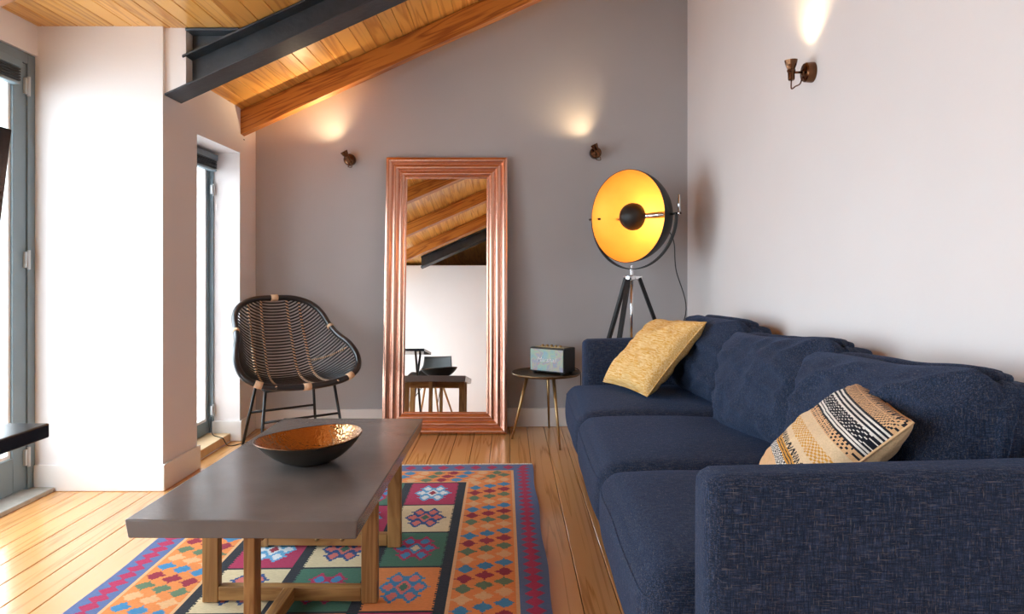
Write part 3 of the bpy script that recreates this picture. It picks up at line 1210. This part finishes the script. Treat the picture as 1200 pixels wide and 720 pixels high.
# ------------------------------------------------------------------ leaning mirror
MWd, MHt, FW = .795, 1.79, .135
mir = thing('leaning_mirror', 'tall copper-framed mirror leaning against the grey wall', 'mirror', (-0.412, 4.375, 0.001))
mir.rotation_euler = (math.radians(-5.2), 0, 0)
# profile across the frame: (distance from outer edge, proud height towards the room)
PR = [(0, 0)]
_d = 0.0
for _w, _b in ((.036, .010), (.010, -.004), (.033, .009), (.009, -.004), (.030, .008), (.017, .004)):
    for _k in range(7):
        _t = _k / 6
        _x = _d + _w * _t
        PR.append((_x, .044 - .032 * (_x / .135) + _b * math.sin(PI * _t)))
    _d += _w
PR.append((.135, 0))
outer = [(-MWd / 2, 0), (MWd / 2, 0), (MWd / 2, MHt), (-MWd / 2, MHt)]
inn = [(1, 1), (-1, 1), (-1, -1), (1, -1)]
for k, nm in enumerate(('bottom_rail', 'side_rail', 'top_rail', 'side_rail')):
    a, b = k, (k + 1) % 4
    vs, fs = [], []
    n = len(PR)
    for c in (a, b):
        for d, h in PR:
            vs.append((outer[c][0] + inn[c][0] * d, -h, outer[c][1] + inn[c][1] * d))
    for i in range(n - 1):
        fs.append((i, i + 1, n + i + 1, n + i))
    fs.append((n - 1, 0, n, 2 * n - 1))
    mb = MB()
    mb.add(vs, fs)
    mb.build(nm, M_copper, mir, auto=True)
MB().box(-MWd / 2 + FW - .004, MWd / 2 - FW + .004, -.009, -.004, FW - .004, MHt - FW + .004).build('mirror_glass', M_mirror, mir)
MB().box(-MWd / 2 + .01, MWd / 2 - .01, -.003, 0, .01, MHt - .01).build('backing', M_black, mir)

# ------------------------------------------------------------------ rattan armchair
CH = math.radians(37)
ch = thing('rattan_armchair', 'black rattan bucket armchair with natural bindings by the narrow window', 'chair', (-1.29, 4.03, 0.001), CH)
# local: x to the sitter's left (viewer right), -y forward
MID = spline([(0, .305, .870), (0, .285, .78), (0, .245, .66), (0, .20, .54), (0, .165, .455), (0, .11, .400), (0, .02, .375), (0, -.10, .375), (0, -.20, .385), (0, -.255, .392)], 10)
RIM = spline([(0, .305, .872), (.12, .30, .866), (.215, .262, .832), (.265, .20, .775), (.282, .11, .70), (.302, .02, .645), (.333, -.07, .60), (.350, -.15, .535), (.325, -.215, .465), (.24, -.25, .418), (.12, -.262, .398), (0, -.262, .392)], 10)


def samp(curve, t):
    f = t * (len(curve) - 1)
    i = min(int(f), len(curve) - 2)
    return curve[i].lerp(curve[i + 1], f - i)


def arclen(curve):
    d = [0]
    for a, b in zip(curve[:-1], curve[1:]):
        d.append(d[-1] + (b - a).length)
    return d


def resample(curve, n):
    d = arclen(curve)
    out = []
    j = 0
    for k in range(n):
        t = d[-1] * k / (n - 1)
        while j < len(d) - 2 and d[j + 1] < t:
            j += 1
        f = (t - d[j]) / max(1e-9, d[j + 1] - d[j])
        out.append(curve[j].lerp(curve[j + 1], min(1, max(0, f))))
    return out


MIDr, RIMr = resample(MID, 200), resample(RIM, 200)


def shell(t, s):
    """t 0 top of the back .. 1 front lip; s -1..1 across"""
    m = samp(MIDr, t)
    r = samp(RIMr, .07 + t * .83)
    q = abs(s)
    w = q ** 2.7
    # seat stays flat, then turns up into the sides
    z = m.z + (r.z - m.z) * w
    y = m.y + (r.y - m.y) * w
    return Vector((r.x * s, y, z))


NS = 46
for k in range(NS):
    t = .015 + .965 * k / (NS - 1)
    pts = [shell(t, -1 + 2 * i / 24) for i in range(25)]
    MB().tube(pts, .0050, 6).build('strand', M_rattan, ch, smooth=True)
rim_loop = [Vector(p) for p in resample(RIM, 60)]
loop = rim_loop + [Vector((-p.x, p.y, p.z)) for p in rim_loop[-2:0:-1]]
MB().tube(loop, .0180, 10, closed=True).build('rim', M_rattan, ch, smooth=True)


def wrap(i0, i1, side):
    pts = [Vector((side * p.x, p.y, p.z)) for p in rim_loop[i0:i1 + 1]]
    MB().tube(pts, .0205, 10).build('binding', M_rtie, ch, smooth=True)


wrap(22, 23, 1)
wrap(22, 23, -1)
wrap(45, 47, 1)
wrap(45, 47, -1)
for c in (0, len(rim_loop) - 1):
    p0 = rim_loop[c]
    MB().tube([(-.022, p0.y, p0.z), (0, p0.y, p0.z), (.022, p0.y, p0.z)], .0205, 10).build('binding', M_rtie, ch, smooth=True)


def lat(x, t):
    return x / samp(RIMr, .07 + t * .83).x


def weave(s0, s1, t0, t1, n, lateral=True):
    """a two-strand twist laced over the strands"""
    for ph, mat in ((0, M_rtie), (PI, M_rattan)):
        pts = []
        for k in range(n * 8 + 1):
            f = k / (n * 8)
            tt = t0 + (t1 - t0) * f
            ss = s0 + (s1 - s0) * f
            if lateral:
                ss = lat(ss, tt)
            p = shell(tt, ss)
            q = shell(tt, ss + .01)
            d = (q - p).normalized()
            e = (shell(min(1, tt + .01), ss) - p).normalized()
            nr = d.cross(e).normalized()
            a = f * n * 2 * PI + ph
            pts.append(p + d * .006 * math.cos(a) + nr * .006 * math.sin(a))
        MB().tube(pts, .0042, 5).build('lacing', mat, ch, smooth=True)


for xa, xb, t0 in ((-.165, -.175, .075), (-.085, -.100, .02), (.075, .100, .02), (.150, .175, .055)):
    weave(xa, xb, t0, .97, 44)
weave(.55, .95, .50, .585, 20, False)


def ctube(name, a, b, r=.0085):
    MB().tube([a, b], r, 10).build(name, M_black, ch, smooth=True)


fl_, fr_, bl_, br_ = (-.245, -.215, 0), (.245, -.215, 0), (-.225, .185, 0), (.225, .185, 0)
tops = [(-.200, -.165, .372), (.200, -.165, .372), (-.170, .095, .385), (.170, .095, .385)]
for f, tp in zip((fl_, fr_, bl_, br_), tops):
    ctube('leg', f, tp)


def at_h(f, tp, z):
    return tuple(f[i] + (tp[i] - f[i]) * z / tp[2] for i in range(3))


ctube('stretcher', at_h(fl_, tops[0], .205), at_h(fr_, tops[1], .205), .007)
ctube('stretcher', at_h(bl_, tops[2], .205), at_h(br_, tops[3], .205), .007)
ctube('seat_bar', tops[0], tops[1], .0075)
ctube('seat_bar', tops[2], tops[3], .0075)
ctube('seat_bar', tops[0], tops[2], .0075)
ctube('seat_bar', tops[1], tops[3], .0075)

# ------------------------------------------------------------------ side table and radio speaker
TC = Vector((.229, 4.262, 0))
sd = thing('side_table', 'round bronzed tray side table on three slim brass legs', 'table', TC)
ZT = .403
MB().lathe([(0, ZT - .008), (.205, ZT - .008), (.212, ZT - .004), (.216, ZT + .008), (.213, ZT + .009), (.208, ZT - .001), (.2, ZT - .003), (0, ZT - .003)], 64).build('tray', M_tray, sd, smooth=True)
for fx, fy in ((.016, 4.225), (.294, 3.965), (.262, 4.515)):
    d = Vector((fx, fy, 0)) - TC
    tp = Vector((d.x * .55, d.y * .55, ZT - .008))
    MB().tube([d + Vector((0, 0, .0005)), tp], [.006, .011], 10).build('leg', M_brass, sd, smooth=True)

sp = thing('radio_speaker', 'small black vinyl speaker with iridescent front grille on the side table', 'speaker', (.270, 4.300, ZT - .003), math.radians(-34))
SW, SDp, SH = .25, .145, .152
MB().box(-SW / 2, SW / 2, -SDp / 2 + .004, SDp / 2, .010, SH + .010).build('body', M_vinyl, sp, bevel=0.006, seg=3)
# grille cloth: woven moire
M_gr, _nt, _b = nodes('iridescent_grille_cloth')
_N, _L = _nt.nodes, _nt.links
_tc = _N.new('ShaderNodeTexCoord')
_n = _N.new('ShaderNodeTexNoise')
_n.inputs['Scale'].default_value = 22
_n.inputs['Detail'].default_value = 3
_n.inputs['Distortion'].default_value = 1.2
_r = _N.new('ShaderNodeValToRGB')
cr = _r.color_ramp
cr.elements[0].position = .3
cr.elements[0].color = (*lin('8fb0c4'), 1)
cr.elements[1].position = .7
cr.elements[1].color = (*lin('c9a59a'), 1)
e = cr.elements.new(.43); e.color = (*lin('a4c3b2'), 1)
e = cr.elements.new(.53); e.color = (*lin('c2b7a4'), 1)
e = cr.elements.new(.62); e.color = (*lin('9aa6bf'), 1)
_L.new(_tc.outputs['Object'], _n.inputs['Vector'])
_L.new(_n.outputs['Fac'], _r.inputs[0])
_L.new(_r.outputs[0], _b.inputs['Base Color'])
_b.inputs['Roughness'].default_value = .8
grille = MB().box(-SW / 2 + .008, SW / 2 - .008, -SDp / 2 + .001, -SDp / 2 + .006, .019, SH + .001).build('grille', M_gr, sp, bevel=0.001)
panel = MB().box(-SW / 2 + .02, SW / 2 - .02, -SDp / 2 + .035, SDp / 2 - .03, SH + .010, SH + .0125).build('control_panel', M_brass, sp)
for k in range(5):
    MB().lathe([(.009, 0), (.009, .008), (.006, .011), (0, .011)], 14, T((-.07 + k * .032, 0, SH + .0125))).build('knob', M_brass, panel, smooth=False)
for fx in (-.1, .1):
    for fy in (-.05, .055):
        MB().lathe([(.012, .0), (.012, .010)], 12, T((fx, fy, 0))).build('foot', M_cord, sp)
cu = bpy.data.curves.new('speaker_script', 'FONT')
cu.body = 'Marshall'
cu.size = .042
cu.shear = .35
cu.extrude = .0012
cu.align_x = 'CENTER'
cu.align_y = 'CENTER'
tmp = bpy.data.objects.new('tmp_text', cu)
COL.objects.link(tmp)
bpy.context.view_layer.update()
me = bpy.data.meshes.new_from_object(tmp.evaluated_get(bpy.context.evaluated_depsgraph_get()))
bpy.data.objects.remove(tmp)
me.materials.clear()
me.materials.append(simple('white_script_badge', (.85, .85, .84), .3))
o = link(bpy.data.objects.new('script_badge', me))
o.parent = grille
o.rotation_euler = (PI / 2, 0, 0)
o.location = (0, -SDp / 2 - .0003, .088)
# mains lead from the back of the speaker
tag(MB().tube(spline([(.335, 4.375, .43), (.37, 4.40, .415), (.415, 4.37, .420), (.450, 4.34, .39), (.455, 4.38, .25), (.45, 4.42, .1), (.50, 4.50, .006), (.62, 4.52, .005)], 8), .003, 6).build('power_lead', M_cord, smooth=True),
    'black power lead hanging from the small speaker behind the side table', 'cable')

# ------------------------------------------------------------------ tripod lamp
LX, LY = .735, 4.10
lamp = thing('tripod_floor_lamp', 'black tripod floor lamp with big gold dish reflector', 'lamp', (LX, LY, 0))
ALP = math.radians(49)
face = Vector((-math.sin(ALP), -math.cos(ALP), 0))        # where the dish looks
side = Vector((math.cos(ALP), -math.sin(ALP), 0))         # towards the right-hand pivot
HC = Vector((0, 0, 1.368))
R0, DP = .278, .255
# dish frame: local z = face direction
Fz = face
Fx = side
Fy = Fz.cross(Fx)
HD = HC + face * .05
Md = Matrix.Translation(HD) @ Matrix(((Fx.x, Fy.x, Fz.x, 0), (Fx.y, Fy.y, Fz.y, 0), (Fx.z, Fy.z, Fz.z, 0), (0, 0, 0, 1)))


def dish(r, d, n=22):
    return [(r * math.sin(PI / 2 * k / n), -d * math.cos(PI / 2 * k / n)) for k in range(n + 1)]


dsh = MB().lathe(dish(R0, DP), 72, Md, cap=False).build('dish_shell', M_lampblack, lamp, smooth=True)
MB().lathe(dish(R0 - .003, DP - .004)[::-1], 72, Md, cap=False).build('gold_reflector', M_gold, dsh, smooth=True)
MB().lathe([(R0 - .003, -.003), (R0 + .001, -.004), (R0 + .001, .001), (R0 - .003, .001), (R0 - .003, -.003)], 72, Md, cap=False).build('dish_rim', M_lampblack, dsh, smooth=True)
bc = HD - face * .062
Mb = Matrix.Translation(bc) @ Md.to_3x3().to_4x4()
prof = [(.083 * math.sin(a), .083 * math.cos(a)) for a in [PI * k / 20 * .56 for k in range(21)]]
MB().lathe([(max(0, r), z) for r, z in prof], 48, Mb).build('glare_cap', M_lampblack, lamp, smooth=True)
MB().lathe([(.022, -.040), (.034, -.02), (.036, .0), (.03, .02), (0.0, .035)][::-1], 24, Mb).build('bulb', M_bulb2, lamp, smooth=True)
sock = [bc + side * .032, bc + side * .10 - face * .01, bc + side * .235 - face * .0]
MB().tube(sock, [.016, .018, .020], 14).build('socket', M_chrome, lamp, smooth=True)
for s in (-1, 1):
    a = HC + side * s * (R0 - .022) - face * .005
    b_ = HC + side * s * .345 - face * .005
    MB().tube([a, b_], .007, 10).build('pivot', M_black, lamp, smooth=True)
    if s > 0:
        MB().tube([b_ - side * .012, b_ - side * .012 + Vector((0, 0, .105))], [.007, .006], 10).build('lever', M_chrome, lamp, smooth=True)
        MB().lathe([(0, -.011), (.008, -.008), (.011, 0), (.008, .008), (0, .011)], 14, T(b_ - side * .012)).build('knob', M_chrome, lamp, smooth=True)
kn = HD - side * .195 - face * .165
MB().lathe([(0, -.009), (.007, -.006), (.010, 0), (.007, .006), (0, .009)], 14, T(kn)).build('knob', M_brass, lamp, smooth=True)
# yoke: flat strip bent to a half ring
yk = MB()
vs, fs = [], []
RY, nY = .313, 48
for k in range(nY + 1):
    a = PI + PI * k / nY
    for rr, ww in ((RY, -.014), (RY, .014), (RY + .005, .014), (RY + .005, -.014)):
        vs.append(HC + side * math.cos(a) * rr + Vector((0, 0, math.sin(a) * rr)) + face * (ww - .005))
for k in range(nY):
    for j in range(4):
        l = (j + 1) % 4
        fs.append((k * 4 + j, k * 4 + l, k * 4 + 4 + l, k * 4 + 4 + j))
fs += [(3, 2, 1, 0), tuple(nY * 4 + j for j in range(4))]
yk.add(vs, fs)
yk.build('yoke', M_lampblack, lamp)
# hub, legs, centre post
MB().lathe([(.010, .985), (.024, .99), (.024, 1.012), (.012, 1.018), (.012, 1.04), (.016, 1.043), (.016, 1.05), (.006, 1.056), (.006, 1.075), (0, 1.078)], 20).build('hub', M_chrome, lamp, smooth=False)
MB().tube([(0, 0, .60), (0, 0, .99)], .0105, 12).build('centre_post', M_chrome, lamp, smooth=True)
MB().tube([(0, 0, .34), (0, 0, .60)], .0075, 12).build('centre_rod', M_black, lamp, smooth=True)
for ang in (4, 128, 236):
    a = math.radians(ang)
    d = Vector((math.cos(a), math.sin(a), 0))
    tpp = d * .045 + Vector((0, 0, 1.0))
    ft = d * .42 + Vector((0, 0, .002))
    tn = Vector((-d.y, d.x, 0))
    ax = (ft - tpp).normalized()
    up = ax.cross(tn).normalized()
    mb = MB()
    w, h = .013, .010
    q = lambda p, w=w, h=h: [p + tn * w + up * h, p - tn * w + up * h, p - tn * w - up * h, p + tn * w - up * h]
    mb.hexa(q(tpp), q(ft))
    mb.build('leg', M_black, lamp, bevel=.002)
    mb = MB()
    mb.hexa([d * .015 + tn * .012 + Vector((0, 0, .99)), d * .06 + tn * .012 + Vector((0, 0, .99)), d * .06 - tn * .012 + Vector((0, 0, .99)), d * .015 - tn * .012 + Vector((0, 0, .99))],
            [d * .015 + tn * .012 + Vector((0, 0, 1.012)), d * .06 + tn * .012 + Vector((0, 0, 1.012)), d * .06 - tn * .012 + Vector((0, 0, 1.012)), d * .015 - tn * .012 + Vector((0, 0, 1.012))])
    mb.build('hinge_block', M_chrome, lamp, bevel=.002)
cpts = [HC + side * .15 - face * .12 + Vector((0, 0, -.05)), HC + side * .20 - face * .14 + Vector((0, 0, -.15)), HC + side * .21 - face * .15 + Vector((0, 0, -.32)), HC + side * .28 - face * .15 + Vector((0, 0, -.55)), Vector((.28, .10, .55)), Vector((.30, .22, .2)), Vector((.32, .30, .01))]
MB().tube(spline(cpts, 8), .0032, 6).build('flex', M_cord, lamp, smooth=True)
ll = bpy.data.lights.new('reflector_bulb_light', 'POINT')
ll.energy = 2.6
ll.color = (1.0, .66, .32)
ll.shadow_soft_size = .02
lo = link(bpy.data.objects.new('reflector_bulb_light', ll))
lo.parent = lamp
lo.location = bc - face * .085


# ------------------------------------------------------------------ wall spotlights
def sconce(label, loc, nrm, aim, energy=9.0, size=62, col=(1.0, .70, .40)):
    """nrm: out of the wall; aim: beam direction"""
    root = thing('wall_spotlight', label, 'wall lamp', loc, 0, 'bronze wall spotlights')
    nrm = Vector(nrm).normalized()
    aim = Vector(aim).normalized()
    q = nrm.to_track_quat('Z', 'Y').to_matrix().to_4x4()
    MB().lathe([(.040, 0), (.040, .006), (.038, .030), (.034, .036), (.014, .040), (.010, .044), (0, .044)], 28, q).build('wall_plate', M_bronze, root, smooth=False)
    j = nrm * .085
    MB().tube([nrm * .04, j], .005, 8).build('arm', M_bronze, root, smooth=True)
    hb = j - aim * .022
    qa = Matrix.Translation(hb) @ aim.to_track_quat('Z', 'Y').to_matrix().to_4x4()
    head = MB().lathe([(0, -.010), (.010, -.010), (.013, -.004), (.013, .022), (.016, .026), (.016, .032), (.014, .034), (.021, .052), (.025, .070), (.0235, .070), (.018, .052), (.0, .046)], 24, qa).build('lamp_head', M_bronze, root, smooth=False)
    MB().lathe([(0, .060), (.016, .060), (.016, .064), (.010, .067), (0, .067)], 16, qa).build('bulb', M_bulb, head, smooth=True)
    tang = nrm.cross(aim)
    if tang.length < .1:
        tang = nrm.cross(Vector((0, 0, 1)))
    tang.normalize()
    lp = [hb - aim * .008, hb - aim * .03 + Vector((0, 0, -.012)), j * .8 + Vector((0, 0, -.055)), nrm * .05 + Vector((0, 0, -.045)), nrm * .041 + Vector((0, 0, -.018))]
    MB().tube(spline(lp, 6), .0028, 8).build('flex', M_bronze, root, smooth=True)
    l = bpy.data.lights.new('spotlight_beam', 'SPOT')
    l.energy = energy
    l.color = col
    l.spot_size = math.radians(size)
    l.spot_blend = 1.0
    l.shadow_soft_size = .012
    o = link(bpy.data.objects.new('spotlight_beam', l))
    o.parent = root
    o.location = hb + aim * .072
    o.rotation_euler = (-aim).to_track_quat('Z', 'Y').to_euler()


def nb():
    return Vector((.035, -1, 0))


sconce('bronze wall spotlight on the grey wall between the window corner and the mirror', (-1.055, yb(-1.055) - .0005, 1.775), nb(), (-.45, -.30, .84), 24, 128)
sconce('bronze wall spotlight on the grey wall above the tripod lamp', (.575, yb(.575) - .0005, 1.83), nb(), (-.45, -.16, .84), 12, 122)
sconce('bronze wall spotlight on the white wall above the sofa', (WR - .0005, 2.70, 1.83), (-1, 0, 0), (-.03, -.03, .97), 11, 118)

# ------------------------------------------------------------------ black desk, chair and screen at the room's near side
dk = thing('writing_desk', 'black desk with crossed trestle legs beside the terrace doors', 'desk', (-1.48, 1.04, 0))
MB().box(-.55, .552, -.34, .338, .711, .740).build('desktop', M_desk, dk, bevel=.003)
for s in (-1, 1):
    for (a, b_) in (((-.30), (.30)), ((.30), (-.30))):
        mb = MB()
        o_ = .012 if a < 0 else -.012
        mb.hexa([(s * .44 - .011 + o_, a - .018, 0), (s * .44 + .011 + o_, a - .018, 0), (s * .44 + .011 + o_, a + .018, 0), (s * .44 - .011 + o_, a + .018, 0)],
                [(s * .44 - .011 + o_, b_ - .018, .711), (s * .44 + .011 + o_, b_ - .018, .711), (s * .44 + .011 + o_, b_ + .018, .711), (s * .44 - .011 + o_, b_ + .018, .711)])
        mb.build('leg', M_black, dk)
MB().box(-.42, .42, -.012, .012, .33, .37).build('stretcher', M_black, dk)

tv = thing('television', 'thin black television tilted on a floor stand beside the terrace doors', 'television', (-1.80, 1.80, 0))
ta = math.radians(7)
pn = MB().box(-.018, .018, -.50, .50, -.31, .31).build('panel', M_screen, tv, bevel=.004)
pn.location = (.070, 0, 1.216)
pn.rotation_euler = (0, ta, 0)
MB().lathe([(.016, .012), (.016, 1.2)], 14, T((0.01, 0, 0))).build('stand_pole', M_black, tv, smooth=False)
MB().lathe([(0, 0), (.19, 0), (.19, .008), (.05, .014), (0, .014)], 40).build('stand_base', M_black, tv, smooth=False)
MB().box(.005, .055, -.08, .08, 1.13, 1.27).build('mount', M_black, tv)

dc = thing('shell_chair', 'black moulded shell chair with splayed timber legs at the desk', 'chair', (-.97, .40, 0), math.radians(200))
sh = MB()
vs, fs = [], []
nu, nv_ = 24, 18
for j in range(nv_ + 1):
    t = j / nv_
    m = samp(resample(spline([(0, -.20, .43), (0, -.05, .425), (0, .12, .43), (0, .19, .50), (0, .225, .62), (0, .24, .72)], 8), 60), t)
    hw = .20 + .035 * math.sin(PI * min(1, t * 1.3)) - .06 * max(0, t - .75)
    for i in range(nu + 1):
        s = -1 + 2 * i / nu
        up = .10 * abs(s) ** 3 * math.sin(PI * min(1, .15 + t))
        vs.append((hw * s, m.y - .07 * abs(s) ** 2.5 * max(0, t - .35), m.z + up))
for j in range(nv_):
    for i in range(nu):
        k = j * (nu + 1) + i
        fs.append((k, k + 1, k + nu + 2, k + nu + 1))
sh.add(vs, fs)
so = sh.build('seat_shell', M_lampblack, dc, smooth=True)
sm = so.modifiers.new('thickness', 'SOLIDIFY')
sm.thickness = .008
for sx_ in (-1, 1):
    for sy_ in (-1, 1):
        MB().tube([(sx_ * .22, sy_ * .20, .001), (sx_ * .10, sy_ * .09, .425)], [.010, .015], 10).build('leg', M_shellwood, dc, smooth=True)
    MB().tube([(sx_ * .185, -.17, .12), (sx_ * .11, .10, .40)], .005, 8).build('brace', M_black, dc, smooth=True)
